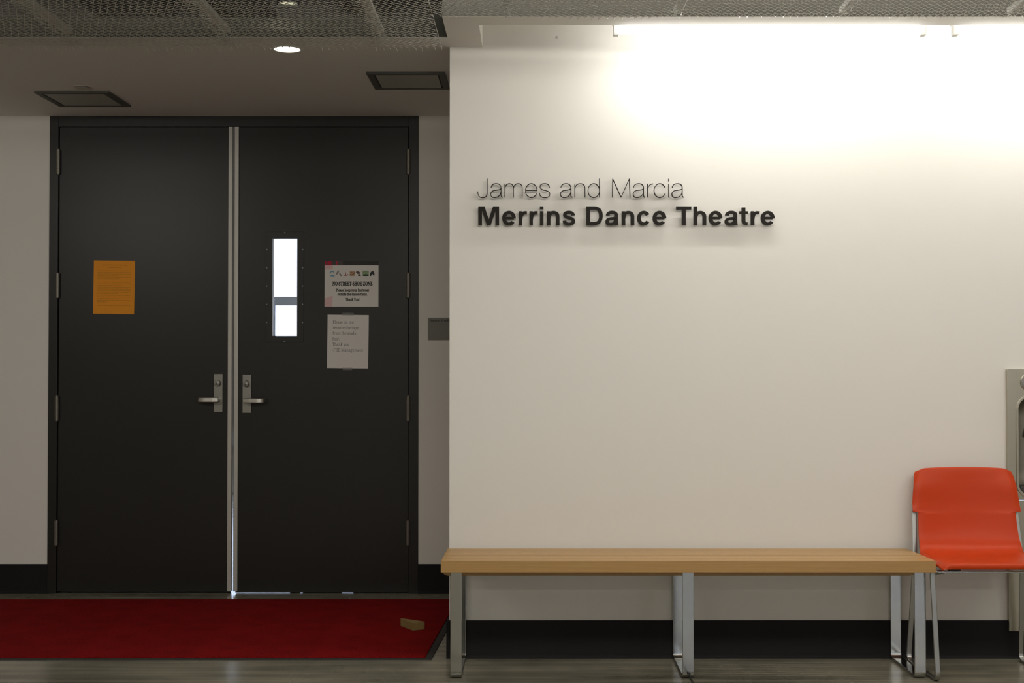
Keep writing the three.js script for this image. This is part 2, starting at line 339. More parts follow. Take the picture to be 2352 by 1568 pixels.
sheet('orange_notice', 0.2159, 0.2794, [-2.1865, 1.6002, PZ], -0.012, (x, W, H) => {
  x.fillStyle = '#ef9a1e'; x.fillRect(0, 0, W, H);
  x.fillStyle = '#5d3a06';
  const line = (y, a, b, h, d) => { let p = a; while (p < b) { const w = (3 + 9 * rnd()) * W / 640; x.globalAlpha = 0.72 * d * (0.7 + 0.3 * rnd()); x.fillRect(p * W, y * H - h * H / 2, Math.min(w / W * 3, b - p) * W, h * H); p += w / W * 3 + 0.008; } x.globalAlpha = 1; };
  line(0.083, 0.20, 0.80, 0.012, 0.75); line(0.128, 0.35, 0.66, 0.009, 0.65);
  const rows = [0.19, 0.22, 0.25, 0.282, 0.312, 0.343, 0.405, 0.436, 0.467, 0.498, 0.530, 0.56, 0.592, 0.622, 0.652, 0.683, 0.715, 0.745, 0.775];
  rows.forEach((y, i) => line(y, 0.095, [3, 5, 8, 13, 16].includes(i) ? 0.42 + 0.4 * rnd() : i === 18 ? 0.33 : 0.90, 0.0085, 0.48));
  line(0.842, 0.11, 0.90, 0.007, 0.6); line(0.866, 0.42, 0.60, 0.008, 0.55);
}, 640, 'orange sheet of small dark print taped to left door leaf', []);
const fit = (x, text, cx, y, width, font, heavy = 2) => { x.save(); x.font = font; const w = x.measureText(text).width; x.translate(cx, y); x.scale(width / w, 1); x.textAlign = 'center'; x.fillText(text, 0, 0); x.lineWidth = heavy; x.strokeStyle = x.fillStyle; x.strokeText(text, 0, 0); x.restore(); };
sheet('shoe_notice', 0.2820, 0.2390, [-0.9415, 1.6185, PZ], 0, (x, W, H) => {
  x.fillStyle = '#33322e'; x.fillRect(0, 0, W, H);                       // the clear sleeve over the dark door
  const y0 = 0.092 * H;
  x.fillStyle = '#504a48'; x.fillRect(0, 0, 0.34 * W, y0);
  x.fillStyle = '#b8123a'; x.fillRect(0.005 * W, 0, 0.022 * W, y0); x.fillRect(0.05 * W, 0, 0.075 * W, y0); x.fillRect(0.21 * W, 0, 0.025 * W, y0);
  x.fillStyle = '#e0dcd6'; x.fillRect(0, y0, W, H - y0);
  x.fillStyle = 'rgba(225,130,140,0.35)'; x.fillRect(0, y0, 0.15 * W, 0.09 * H);
  x.beginPath(); x.moveTo(0, 0.82 * H); x.lineTo(0.15 * W, 0.76 * H); x.lineTo(0.14 * W, H); x.lineTo(0, H); x.fill();
  // the row of little clip-art shoes
  const iy = 0.275 * H, u = W / 100;
  x.lineWidth = 1.6 * u; x.strokeStyle = '#4e8fb0'; x.beginPath(); x.arc(14 * u, iy, 4 * u, Math.PI, 1.85 * Math.PI); x.stroke(); x.fillStyle = '#4e8fb0'; x.beginPath(); x.ellipse(14.5 * u, iy + 4.6 * u, 5.2 * u, 1.5 * u, 0, 0, 7); x.fill();
  x.fillStyle = '#8d8a84'; x.save(); x.translate(24 * u, iy - 2 * u); x.rotate(0.5); x.beginPath(); x.ellipse(0, 0, 1.7 * u, 4.6 * u, 0, 0, 7); x.fill(); x.restore(); x.save(); x.translate(29.5 * u, iy + 2.2 * u); x.rotate(-0.6); x.beginPath(); x.ellipse(0, 0, 1.5 * u, 4.4 * u, 0, 0, 7); x.fill(); x.restore();
  x.strokeStyle = '#a0574f'; x.lineWidth = 1.3 * u; x.beginPath(); x.moveTo(38.5 * u, iy - 3 * u); x.lineTo(39.5 * u, iy + 4 * u); x.lineTo(43.5 * u, iy + 1 * u); x.moveTo(36 * u, iy + 4 * u); x.lineTo(39.5 * u, iy + 1 * u); x.stroke();
  x.fillStyle = '#b99c80'; x.fillRect(46.5 * u, iy - 5 * u, 10 * u, 10 * u); x.strokeStyle = '#8c4f22'; x.lineWidth = 1.5 * u; x.beginPath(); x.moveTo(47.5 * u, iy + 1.5 * u); x.quadraticCurveTo(52 * u, iy + 4 * u, 56 * u, iy - 3 * u); x.moveTo(48 * u, iy - 2.5 * u); x.lineTo(53 * u, iy - 1 * u); x.stroke();
  x.fillStyle = '#5a4747'; x.beginPath(); x.ellipse(62 * u, iy - 2 * u, 4 * u, 2.4 * u, 0.35, 0, 7); x.fill(); x.fillStyle = '#6a5a56'; x.beginPath(); x.ellipse(64.5 * u, iy + 3 * u, 2.8 * u, 2.2 * u, 0.3, 0, 7); x.fill();
  x.fillStyle = '#8aa078'; x.fillRect(70.5 * u, iy - 5.5 * u, 11.5 * u, 10.5 * u); x.fillStyle = '#2f4a3a'; x.beginPath(); x.ellipse(76.5 * u, iy + 3 * u, 5.2 * u, 2 * u, 0, 0, 7); x.fill();
  x.fillStyle = '#2b332f'; x.save(); x.translate(86.5 * u, iy); x.rotate(0.45); x.beginPath(); x.ellipse(0, 0, 2.1 * u, 5.2 * u, 0, 0, 7); x.fill(); x.restore(); x.save(); x.translate(90.5 * u, iy - 0.5 * u); x.rotate(-0.25); x.beginPath(); x.ellipse(0, 0, 1.8 * u, 4.4 * u, 0, 0, 7); x.fill(); x.restore();
  x.fillStyle = '#1f211c';
  fit(x, 'NO-STREET-SHOE-ZONE', 0.517 * W, 0.535 * H, 0.745 * W, 'bold ' + Math.round(0.115 * H) + 'px serif', 7);
  fit(x, 'Please keep your footwear', 0.52 * W, 0.662 * H, 0.62 * W, 'bold ' + Math.round(0.076 * H) + 'px serif', 4);
  fit(x, 'outside the dance studio.', 0.52 * W, 0.758 * H, 0.56 * W, 'bold ' + Math.round(0.076 * H) + 'px serif', 4);
  fit(x, 'Thank You!', 0.52 * W, 0.868 * H, 0.26 * W, 'bold ' + Math.round(0.074 * H) + 'px serif', 4);
}, 900, 'white landscape sign with a row of small shoe pictures in clear sleeve', []);
sheet('white_notice', 0.2159, 0.2794, [-0.9601, 1.3160, PZ], -0.010, (x, W, H) => {
  x.fillStyle = '#e4e0dc'; x.fillRect(0, 0, W, H);
  x.fillStyle = '#403e3b';
  ['Please do not', 'remove the tape', 'from the studio', 'floor.', 'Thank you', '-FDE Management'].forEach((s, i) => {
    x.save(); x.font = Math.round(0.078 * H) + 'px serif'; const w = x.measureText(s).width, want = [0.515, 0.63, 0.60, 0.175, 0.41, 0.745][i] * W; x.translate(0.125 * W, (0.166 + 0.1045 * i) * H); x.scale(want / w, 1); x.fillText(s, 0, 0); x.restore();
  });
}, 640, 'white portrait sheet of grey serif text below the shoe sign', [[0, 0.143, 0.060, 0.016], [0.0, -0.143, 0.05, 0.014]]);

{ // room plaque beside the door, partly behind the corner
  const o = group('room_sign', null, [-0.4625, 1.382, ZD]);
  mesh('plate', box(-0.0775, 0.0775, -0.058, 0.058, 0, 0.006, 0.001), M.plaque, o);
  const c = document.createElement('canvas'); c.width = 512; c.height = 88; const x = c.getContext('2d');
  x.fillStyle = '#7e7d77'; x.fillRect(0, 0, 512, 88); x.fillStyle = '#22221e'; x.font = 'bold 62px sans-serif'; x.fillText('Dance Studio', 16, 66);
  const t = new THREE.CanvasTexture(c); t.colorSpace = THREE.SRGBColorSpace;
  const g = new THREE.BoxGeometry(0.150, 0.021, 0.001); g.translate(0, 0.0445, 0.0062);
  mesh('name_strip', g, std({ map: t, roughness: 0.6 }), o);
  tag(o, 'small grey wall plaque with dark heading right of the double door', 'sign');
}

// ------------------------------------------------------------------ red mat and wooden wedge
{
  const o = group('entrance_mat', null, [-1.6, 0, -0.65]);
  // corners of the mat in plan (x, z)
  const outer = [[-3.1, 0.046], [-0.404, 0.040], [-0.343, -1.338], [-3.1, -1.330]], inner = [[-3.075, 0.018], [-0.432, 0.012], [-0.372, -1.330], [-3.075, -1.322]];
  const shape = (pts, hole) => { const s = new THREE.Shape(); pts.forEach(([x, z], i) => (i ? s.lineTo(x + 1.6, -(z + 0.65)) : s.moveTo(x + 1.6, -(z + 0.65)))); s.closePath(); if (hole) { const h = new THREE.Path(); hole.forEach(([x, z], i) => (i ? h.lineTo(x + 1.6, -(z + 0.65)) : h.moveTo(x + 1.6, -(z + 0.65)))); h.closePath(); s.holes.push(h); } return s; };
  const lay = (s, d, b) => { const g = new THREE.ExtrudeGeometry(s, { depth: d - b, bevelEnabled: true, bevelThickness: b, bevelSize: b, bevelOffset: -b, bevelSegments: 2 }); g.rotateX(-Math.PI / 2); return metreUV(g); };
  mesh('carpet_pile', lay(shape(inner), 0.009, 0.002), M.carpet, o);
  mesh('rubber_border', lay(shape(outer, inner), 0.0045, 0.002), M.rubber, o);
  tag(o, 'long red carpet mat with black rubber edge in front of the double door', 'mat');
}
{
  const s = new THREE.Shape(); s.moveTo(0, 0); s.lineTo(0.128, 0.0); s.lineTo(0.128, 0.058); s.lineTo(0.126, 0.060); s.lineTo(0, 0.006); s.closePath();
  const g = extrude(s, 0.036, 0.002, 0); g.rotateX(-Math.PI / 2);
  const m = mesh('door_wedge', g, M.wedge);
  m.position.set(-0.593, 0.0092, -0.623); m.rotation.y = -Math.atan2(0.110, 0.065);
  tag(m, 'small wooden door wedge lying on its side on the red mat', 'doorstop');
}

// ------------------------------------------------------------------ raised lettering
// each letter is drawn as pen strokes in units of 1/6.19 px of 1/563 m; the pen is wide across stems and thinner across bars
const U = 1 / (6.189 * 563);
function penStroke(pts, pw, ph, closed) {
  const c = [], L = [], R = [], n = pts.length;
  for (let i = 0; i < n; i++) {
    const a = pts[closed ? (i - 1 + n) % n : Math.max(i - 1, 0)], b = pts[closed ? (i + 1) % n : Math.min(i + 1, n - 1)];
    const dx = b[0] - a[0], dy = b[1] - a[1], l = Math.hypot(dx, dy) || 1, nx = -dy / l, ny = dx / l;
    const k = 1 / Math.hypot(pw * nx, ph * ny), ox = pw * pw * nx * k / 2, oy = ph * ph * ny * k / 2;
    L.push([pts[i][0] + ox, pts[i][1] + oy]); R.push([pts[i][0] - ox, pts[i][1] - oy]);
  }
  return [L, R];
}
const arc = (cx, cy, rx, ry, a0, a1, n = 22) => Array.from({ length: n + 1 }, (_, i) => { const a = (a0 + (a1 - a0) * i / n) * Math.PI / 180; return [cx + rx * Math.cos(a), cy - ry * Math.sin(a)]; });
const bez = (p, n = 16) => Array.from({ length: n + 1 }, (_, i) => { const t = i / n, u = 1 - t; return p.length === 3 ? [0, 1].map((k) => u * u * p[0][k] + 2 * u * t * p[1][k] + t * t * p[2][k]) : [0, 1].map((k) => u * u * u * p[0][k] + 3 * u * u * t * p[1][k] + 3 * u * t * t * p[2][k] + t * t * t * p[3][k]); });
const join = (...parts) => { const out = []; for (const p of parts) for (const q of p) { const l = out[out.length - 1]; if (!l || Math.hypot(l[0] - q[0], l[1] - q[1]) > 0.5) out.push(q); } return out; };
const PX0 = 1080 - 1220, PY0 = 1.2 + (835 - 395) / 563, LZ0 = 0.018, LD = 0.012;
const toM = ([x, y]) => new THREE.Vector2((PX0 + x / 6.189) / 563, PY0 - y / 6.189 / 563);
function letterMesh(parent, strokes, polys, pw, ph, dx) {
  const geos = [];
  for (const st of strokes) {
    const closed = st.closed, [L, R] = penStroke(st.pts || st, st.pw || pw, st.ph || ph, closed), sh = (p) => toM([p[0] + dx, p[1]]);
    let s;
    if (closed) { s = new THREE.Shape(L.map(sh)); const h = new THREE.Path(R.map(sh)); if (Math.abs(THREE.ShapeUtils.area(L.map(sh))) < Math.abs(THREE.ShapeUtils.area(R.map(sh)))) { s = new THREE.Shape(R.map(sh)); s.holes.push(new THREE.Path(L.map(sh))); } else s.holes.push(h); }
    else s = new THREE.Shape([...L, ...R.reverse()].map(sh));
    geos.push(new THREE.ExtrudeGeometry(s, { depth: LD + 0.00025 * geos.length, bevelEnabled: false, steps: 1 }));
  }
  for (const p of polys) geos.push(new THREE.ExtrudeGeometry(new THREE.Shape(p.map((q) => toM([q[0] + dx, q[1]]))), { depth: LD + 0.00025 * geos.length, bevelEnabled: false, steps: 1 }));
  const g = merge(geos); g.translate(0, 0, LZ0);
  mesh('letter', g, M.letter, parent);
}
{
  const sign = group('wall_lettering');
  tag(sign, 'raised dark lettering of thin over bold type on the white wall', 'sign');
  const top = group('thin_line', sign), bold = group('bold_line', sign), T = 9.8;
  top.userData.label = 'upper line in very thin letters'; bold.userData.label = 'lower line in heavy bold letters';
  const a = [join(bez([[296, 222], [300, 166], [366, 163]]), bez([[366, 163], [438, 163], [438, 226]]), [[438, 320]], bez([[438, 320], [438, 360], [462, 354]])),
    join(bez([[438, 226], [436, 250], [395, 252], [360, 257]]), bez([[360, 257], [292, 264], [291, 311]]), bez([[291, 311], [292, 362], [347, 361]]), bez([[347, 361], [420, 358], [438, 280]]))];
  const LETTERS = {
    J: [join([[241, 92], [241, 292]], bez([[241, 292], [240, 363], [176, 363]]), bez([[176, 363], [108, 363], [107, 274]]))],
    m: [[[492, 165], [492, 358]], join(bez([[492, 240], [498, 165], [556, 164]]), bez([[556, 164], [614, 164], [614, 232]]), [[614, 358]]), join(bez([[614, 232], [622, 165], [682, 164]]), bez([[682, 164], [740, 164], [740, 232]]), [[740, 358]])],
    e: [join([[790, 260], [950, 260]], arc(868, 262, 82, 99, 2, 336, 40))],
    s: [join(bez([[1128, 222], [1122, 163], [1060, 163]]), bez([[1060, 163], [994, 163], [993, 208]]), bez([[993, 208], [993, 244], [1060, 258]]), bez([[1060, 258], [1133, 272], [1132, 310]]), bez([[1132, 310], [1130, 362], [1062, 362]]), bez([[1062, 362], [988, 362], [986, 294]]))],
    n: [[[1487, 165], [1487, 358]], join(bez([[1487, 245], [1494, 164], [1566, 164]]), bez([[1566, 164], [1632, 164], [1632, 236]]), [[1632, 358]])],
    d: [{ pts: arc(1757, 262, 82, 99, 0, 351, 40), closed: true }, [[1838, 92], [1838, 358]]],
    M: [[[2022, 359], [2026, 94]], [[2026, 94], [2146, 358]], [[2146, 358], [2263, 94]], [[2263, 94], [2272, 359]]],
    r: [[[2522, 165], [2522, 358]], bez([[2522, 262], [2528, 168], [2602, 167]])],
    c: [arc(2697, 262, 82, 99, 25, 338, 40)],
    i: [[[2823, 165], [2823, 358]], [[2823, 94], [2823, 130]]],
  };
  for (const [k, dx] of [['J', 0], ['a', 0], ['m', 0], ['e', 0], ['s', 0], ['a', 993], ['n', 0], ['d', 0], ['M', 0], ['a', 2027], ['r', 0], ['c', 0], ['i', 0], ['a', 2578]]) letterMesh(top, k === 'a' ? a : LETTERS[k], [], T, T, dx);
  const W = 53, H = 43, B = {
    M: [[], [[[115, 755], [115, 487], [203, 487], [264, 668], [325, 487], [410, 487], [410, 755], [358, 755], [358, 552], [290, 755], [237, 755], [167, 552], [167, 755]]]],
    e: [[{ pts: join([[479, 652], [621, 652]]), pw: 34, ph: 34 }, arc(551, 655, 71, 82, -2, 322, 40)], []],
    r: [[join(bez([[716, 668], [720, 582], [778, 578]]), [[806, 579]])], [[[690, 755], [690, 558], [738, 558], [740, 755]]]],
    i: [[], [[[990, 755], [990, 558], [1042, 558], [1042, 755]], [[990, 528], [990, 487], [1042, 487], [1042, 528]]]],
    n: [[join(bez([[1118, 660], [1122, 575], [1182, 574]]), bez([[1182, 574], [1244, 574], [1244, 640]]), [[1244, 755]])], [[[1090, 755], [1090, 558], [1140, 558], [1143, 755]]]],
    s: [[{ pts: join(bez([[1462, 616], [1458, 572], [1404, 571]]), bez([[1404, 571], [1346, 571], [1346, 608]]), bez([[1346, 608], [1346, 636], [1404, 649]]), bez([[1404, 649], [1466, 662], [1466, 695]]), bez([[1466, 695], [1464, 739], [1406, 739]]), bez([[1406, 739], [1344, 738], [1340, 690]])), pw: 52, ph: 41 }], []],
    D: [[{ pts: join([[1652, 509.5], [1756, 509.5]], bez([[1756, 509.5], [1858, 510], [1858, 621]]), bez([[1858, 621], [1858, 732], [1756, 732.5]]), [[1652, 732.5]]), pw: 54, ph: 45 }], [[[1652, 755], [1652, 487], [1706, 487], [1706, 755]]]],
    a: [[{ pts: join(bez([[1955, 617], [1960, 572], [2014, 571]]), bez([[2014, 571], [2074, 571], [2074, 612]]), [[2074, 700]], bez([[2074, 700], [2075, 735], [2082, 755]])), pw: 52, ph: 41 }, { pts: join(bez([[2072, 640], [2060, 656], [2014, 659]]), bez([[2014, 659], [1947, 664], [1947, 700]]), bez([[1947, 700], [1948, 740], [1995, 740]]), bez([[1995, 740], [2066, 738], [2072, 662]])), pw: 50, ph: 38 }], [[[2052, 735], [2098, 735], [2105, 755], [2056, 755]]]],
    c: [[arc(2467, 655, 68, 82, 34, 326, 40)], []],
    T: [[], [[[2928, 487], [3144, 487], [3144, 533], [3064, 533], [3064, 755], [3008, 755], [3008, 533], [2928, 533]]]],
    h: [[join(bez([[3204, 660], [3208, 575], [3268, 574]]), bez([[3268, 574], [3330, 574], [3330, 640]]), [[3330, 755]])], [[[3176, 755], [3176, 487], [3229, 487], [3229, 755]]]],
    t: [[{ pts: join([[3887, 503], [3887, 690]], bez([[3887, 690], [3888, 736], [3945, 735]])), pw: 52, ph: 40 }], [[[3828, 558], [3948, 558], [3948, 594], [3828, 594]]]],
  };
  for (const [k, dx] of [['M', 0], ['e', 0], ['r', 0], ['r', 152], ['i', 0], ['n', 0], ['s', 0], ['D', 0], ['a', 0], ['n', 1063], ['c', 0], ['e', 2140], ['T', 0], ['h', 0], ['e', 2937], ['a', 1696], ['t', 0], ['r', 3300], ['e', 3680]]) letterMesh(bold, B[k][0], B[k][1], W, H, dx);
}

// ------------------------------------------------------------------ slatted bench
{
  const o = group('slatted_bench', null, [0.605, 0, 0.2]);
  tag(o, 'long bench of narrow light wood slats on three chrome loop legs', 'bench');
  const ox = 0.605, oz = 0.2, N = 13, zf = 0.428, zb = 0.010, pitch = (zf - zb) / N, w = pitch - 0.0120;
  for (let i = 0; i < N; i++) {
    const z1 = zf - i * pitch, k = (z1 - zb) / (zf - zb), y = 0.4486 + 0.0084 * k + 0.0012 * (rnd() - 0.5), e = 0.0008 * (rnd() - 0.5);
    const g = box(-0.3405 + e - ox, 1.5255 + e - ox, y - 0.043, y, z1 - w - oz, z1 - oz, 0.0014);
    mesh('slat', g, M.woods[Math.floor(rnd() * 5)], o);
  }
  for (const z of [0.345, 0.085]) mesh('rail', sweep(fillet([[-0.332 - ox, 0.409, z - oz], [-0.318 - ox, 0.4015, z - oz, 0.012], [1.445 - ox, 0.4015, z - oz, 0.012], [1.465 - ox, 0.409, z - oz]]), 0.030, 0.022, V(0, 0, 1), 0.25), M.woods[1], o);
  for (const x of [-0.2865, 0.5985, 1.4835]) {
    const leg = group('leg', o), X = x - ox;
    const loop = fillet([[X, 0.409, 0.358 - oz], [X, 0.006, 0.358 - oz, 0.022], [X, 0.006, 0.0135 - oz, 0.022], [X, 0.404, 0.0135 - oz]]);
    mesh('loop', sweep(loop, 0.0435, 0.011, V(1, 0, 0), 0.18), M.chrome, leg);
    mesh('mounting_plate', box(X - 0.0216, X + 0.0216, 0.3995, 0.4085, 0.017 - oz, 0.354 - oz, 0.001), M.chrome, leg);
    for (const z of [0.3175, 0.0675]) mesh('foot_pad', box(X - 0.017, X + 0.017, 0, 0.0016, z - 0.0175 - oz, z + 0.0175 - oz), M.rubber, leg);
  }
}
{ // thin black cord on the floor by the middle leg
  const pts = [V(0.596, 0.022, 0.367), V(0.604, 0.012, 0.371), V(0.607, 0.004, 0.385), V(0.608, 0.0035, 0.43), V(0.606, 0.0035, 0.55), V(0.611, 0.0035, 0.75), V(0.63, 0.0035, 1.0)];
  tag(mesh('cord', new THREE.TubeGeometry(new THREE.CatmullRomCurve3(pts), 60, 0.0032, 8), M.cord), 'thin black cord on the floor at the middle bench leg', 'cord');
}

// ------------------------------------------------------------------ orange shell chair
{
  const xc = 1.751, o = group('shell_chair', null, [xc, 0, 0.26]), oz = 0.26;
  tag(o, 'orange plastic shell chair with chrome sled legs beside the bench', 'chair');
  // side profile of the shell (z, y, half width, edge curl), from the front lip to the top of the back
  const seatP = [[0.464, 0.4300, 0.2040], [0.4695, 0.4340, 0.2075], [0.4715, 0.4410, 0.2095], [0.4700, 0.4480, 0.2110], [0.464, 0.4520, 0.2130], [0.450, 0.4535, 0.2155], [0.42, 0.4525, 0.2175], [0.37, 0.4485, 0.2190], [0.31, 0.4450, 0.2190], [0.25, 0.4435, 0.2175], [0.20, 0.4450, 0.2145], [0.162, 0.4520, 0.2090], [0.134, 0.4660, 0.204], [0.115, 0.489, 0.2010], [0.101, 0.520, 0.199], [0.0905, 0.560, 0.197], [0.083, 0.602, 0.1955]];
  const backP = [[0.0825, 0.604, 0.2170], [0.076, 0.640, 0.2150], [0.070, 0.690, 0.2095], [0.064, 0.735, 0.2030], [0.0612, 0.757, 0.2000], [0.0590, 0.770, 0.1960], [0.0560, 0.7785, 0.1900], [0.0505, 0.7825, 0.182], [0.043, 0.7815, 0.176]];
  const finer = (pts, n, skip, drop) => { const c = new THREE.CatmullRomCurve3(pts.map((p) => V(...p)), false, 'centripetal'), m = pts.length - 1; return Array.from({ length: n + 1 }, (_, k) => c.getPoint((skip + (m - skip - drop) * k / n) / m).toArray()); };
  const P = [...finer([...seatP, [0.0755, 0.642, 0.1945]], 64, 0, 1), ...finer([[0.0905, 0.560, 0.218], ...backP], 30, 1, 0)];
  const NU = 36, top = [], nrm = [];
  const rows = P.length;
  for (let i = 0; i < rows; i++) {
    const a = P[Math.max(i - 1, 0)], b = P[Math.min(i + 1, rows - 1)], tz = b[0] - a[0], ty = b[1] - a[1], l = Math.hypot(tz, ty), nz = ty / l, ny = -tz / l;  // facing the sitter
    const row = [];
    for (let k = 0; k <= NU; k++) {
      const u = Math.sin((k / NU * 2 - 1) * Math.PI / 2 * 0.98) / Math.sin(Math.PI / 2 * 0.98), hw = P[i][2], ax = Math.abs(u);
      const edge = Math.max(0, (ax - 0.86) / 0.14), up = THREE.MathUtils.smoothstep(P[i][1], 0.445, 0.56), wing = THREE.MathUtils.smoothstep(P[i][1], 0.604, 0.64);
      const dish = (0.009 + 0.007 * up) * u * u * (1 - THREE.MathUtils.smoothstep(P[i][1], 0.70, 0.778)) * (1 - THREE.MathUtils.smoothstep(P[i][0], 0.40, 0.468)), roll = (0.005 * up + 0.007 * wing) * edge * edge;               // hollow towards the middle, the very edge rolled back
      const inset = 0, h = dish - roll - 0;
      const crown = -0.007 * u * u * THREE.MathUtils.smoothstep(P[i][1], 0.70, 0.775);                                            // the top edge is a shallow arch
      let y = P[i][1] + ny * h + crown;
      y = Math.max(y - 0.022 * edge * edge * (1 - THREE.MathUtils.smoothstep(P[i][1], 0.447, 0.475)), Math.min(y, 0.431));   // the seat's rim turns down at the sides
      row.push(V(u * (hw - inset), y, P[i][0] + nz * h - oz));
    }
    top.push(row); nrm.push([ny, nz]);
  }
  // round the two top corners and the two front corners
  const th = 0.0055, at = (i, k, o) => { const p = top[i][k]; return [p.x, p.y - nrm[i][0] * o, p.z - nrm[i][1] * o]; };
  const sheetOf = (nu, nv, f) => { const g = new THREE.BufferGeometry(), p = [], x = []; for (let i = 0; i < nu; i++) for (let k = 0; k < nv; k++) p.push(...f(i, k)); for (let i = 0; i + 1 < nu; i++) for (let k = 0; k + 1 < nv; k++) { const a = i * nv + k; x.push(a, a + 1, a + nv, a + 1, a + nv + 1, a + nv); } g.setAttribute('position', new THREE.Float32BufferAttribute(p, 3)); g.setIndex(x); g.computeVertexNormals(); g.setAttribute('uv', new THREE.Float32BufferAttribute(Array.from({ length: nu * nv * 2 }, (_, n) => (n % 2 ? Math.floor(n / 2 / nv) / nu * 0.85 : (Math.floor(n / 2) % nv) / nv * 0.43)), 2)); return g; };
  const g = merge([sheetOf(rows, NU + 1, (i, k) => at(i, k, 0)), sheetOf(rows, NU + 1, (i, k) => at(i, NU - k, th)),
    sheetOf(rows, 2, (i, k) => at(i, 0, k ? 0 : th)), sheetOf(rows, 2, (i, k) => at(i, NU, k ? th : 0)), sheetOf(2, NU + 1, (i, k) => at(0, k, i ? 0 : th)), sheetOf(2, NU + 1, (i, k) => at(rows - 1, k, i ? th : 0))]);
  mesh('seat_shell', g, M.plastic, o);
  for (const s of [-1, 1]) {
    const sx = (d) => s * d;
    const f = group('side_frame', o);
    const path = fillet([[sx(0.2045), 0.632, 0.060 - oz], [sx(0.2055), 0.60, 0.067 - oz, 0.02], [sx(0.2150), 0.40, 0.108 - oz, 0.04], [sx(0.2265), 0.006, 0.055 - oz, 0.030], [sx(0.2185), 0.006, 0.425 - oz, 0.034], [sx(0.232), 0.409, 0.400 - oz, 0.014], [sx(0.19), 0.4135, 0.405 - oz]], 9);
    mesh('leg_frame', sweep(path, 0.019, 0.0095, V(1, 0, 0), 0.25), M.satin, f);
    for (const [x, z] of [[0.224, 0.145], [0.2195, 0.372]]) mesh('glide', box(sx(x) - 0.008, sx(x) + 0.008, 0, 0.0016, z - 0.015 - oz, z + 0.015 - oz), M.rubber, f);
  }
  for (const [hw, y, z] of [[0.215, 0.4135, 0.405], [0.205, 0.432, 0.180]]) mesh('cross_bar', sweep([V(-hw, y, z - oz), V(hw, y, z - oz)], 0.018, 0.009, V(0, 0, 1), 0.42), M.chrome, o);
  for (const x of [-0.15, 0.15]) { mesh('mounting_block', box(x - 0.02, x + 0.02, 0.418, 0.446, 0.39 - oz, 0.42 - oz), M.dark, o); mesh('mounting_block', box(x - 0.02, x + 0.02, 0.434, 0.442, 0.165 - oz, 0.195 - oz), M.dark, o); }
}

// ------------------------------------------------------------------ recessed drinking fountain at the right edge
{
  const x0 = 1.941, x1 = 2.399, o = group('drinking_fountain', null, [2.17, 0.112, 0]);
  tag(o, 'stainless steel recessed drinking fountain in the wall behind the chair', 'fountain');
  const X = (x) => x - 2.17, Y = (y) => y - 0.112;
  const s = rrect(X(x0), X(x1), Y(0.6465), Y(1.1786), 0.004);
  s.holes.push(rrect(X(1.979), X(2.361), Y(0.656), Y(1.070), 0.055, THREE.Path));
  mesh('upper_panel', extrude(s, 0.020, 0.002, 0), M.brushed, o);
  mesh('lower_panel', box(X(x0 + 0.003), X(x1 - 0.003), 0, Y(0.643), 0, 0.019, 0.002), M.brushed, o);
  // the bowl: a rounded pocket with a rolled rim
  const rim = rrect(X(1.976), X(2.364), Y(0.653), Y(1.073), 0.058); rim.holes.push(rrect(X(1.986), X(2.354), Y(0.663), Y(1.063), 0.050, THREE.Path));
  mesh('rim', extrude(rim, 0.004, 0.0015, 0.0195), M.brushed, o);
  const rings = [[0, 0.020, 0], [0.010, -0.01, 0], [0.018, -0.05, 0], [0.03, -0.09, 0], [0.07, -0.115, 0]], pts = rings.map(([inset, z]) => rrect(X(1.979) + inset, X(2.361) - inset, Y(0.656) + inset, Y(1.070) - inset, Math.max(0.012, 0.055 - inset * 0.3)).getSpacedPoints(72).map((p) => [p.x, p.y, z]));
  const pos = [], idx = [], n = pts[0].length;
  for (const r of pts) for (const p of r) pos.push(...p);
  pos.push(0, Y(0.86), -0.118);
  for (let i = 0; i + 1 < pts.length; i++) for (let k = 0; k + 1 < n; k++) { const a = i * n + k; idx.push(a, a + 1, a + n, a + 1, a + n + 1, a + n); }
  for (let k = 0; k + 1 < n; k++) idx.push((pts.length - 1) * n + k, (pts.length - 1) * n + k + 1, pts.length * n);
  let g = new THREE.BufferGeometry(); g.setAttribute('position', new THREE.Float32BufferAttribute(pos, 3)); g.setIndex(idx); g.computeVertexNormals(); g.setAttribute('uv', new THREE.BufferAttribute(new Float32Array(pos.length / 3 * 2), 2));
  mesh('bowl', g, std({ color: rgb(0.36, 0.345, 0.30), metalness: 1, roughness: 0.45, side: THREE.DoubleSide }), o);
  mesh('push_button', lathe([[0, 0.0060], [0.030, 0.0058], [0.0312, 0.0050]], [X(2.029), Y(1.125), 0.0195], 'z', 40), M.dull, o);
  mesh('button_rim', lathe([[0.0312, 0.0040], [0.0330, 0.0048], [0.0350, 0.0030], [0.0355, 0]], [X(2.029), Y(1.125), 0.0195], 'z', 40), M.brushed, o);
  mesh('bubbler', sweep(fillet([[X(2.045), Y(0.90), -0.075], [X(2.04), Y(0.925), -0.05, 0.015], [X(2.035), Y(0.932), -0.02, 0.012], [X(2.03), Y(0.915), -0.005]]), 0.020, 0.020, V(0, 1, 0.2), 0.48), M.chrome, o);
  mesh('drain_tray', [box(X(2.0), X(2.34), Y(0.668), Y(0.700), -0.075, 0.004, 0.008)], M.dark, o);
}

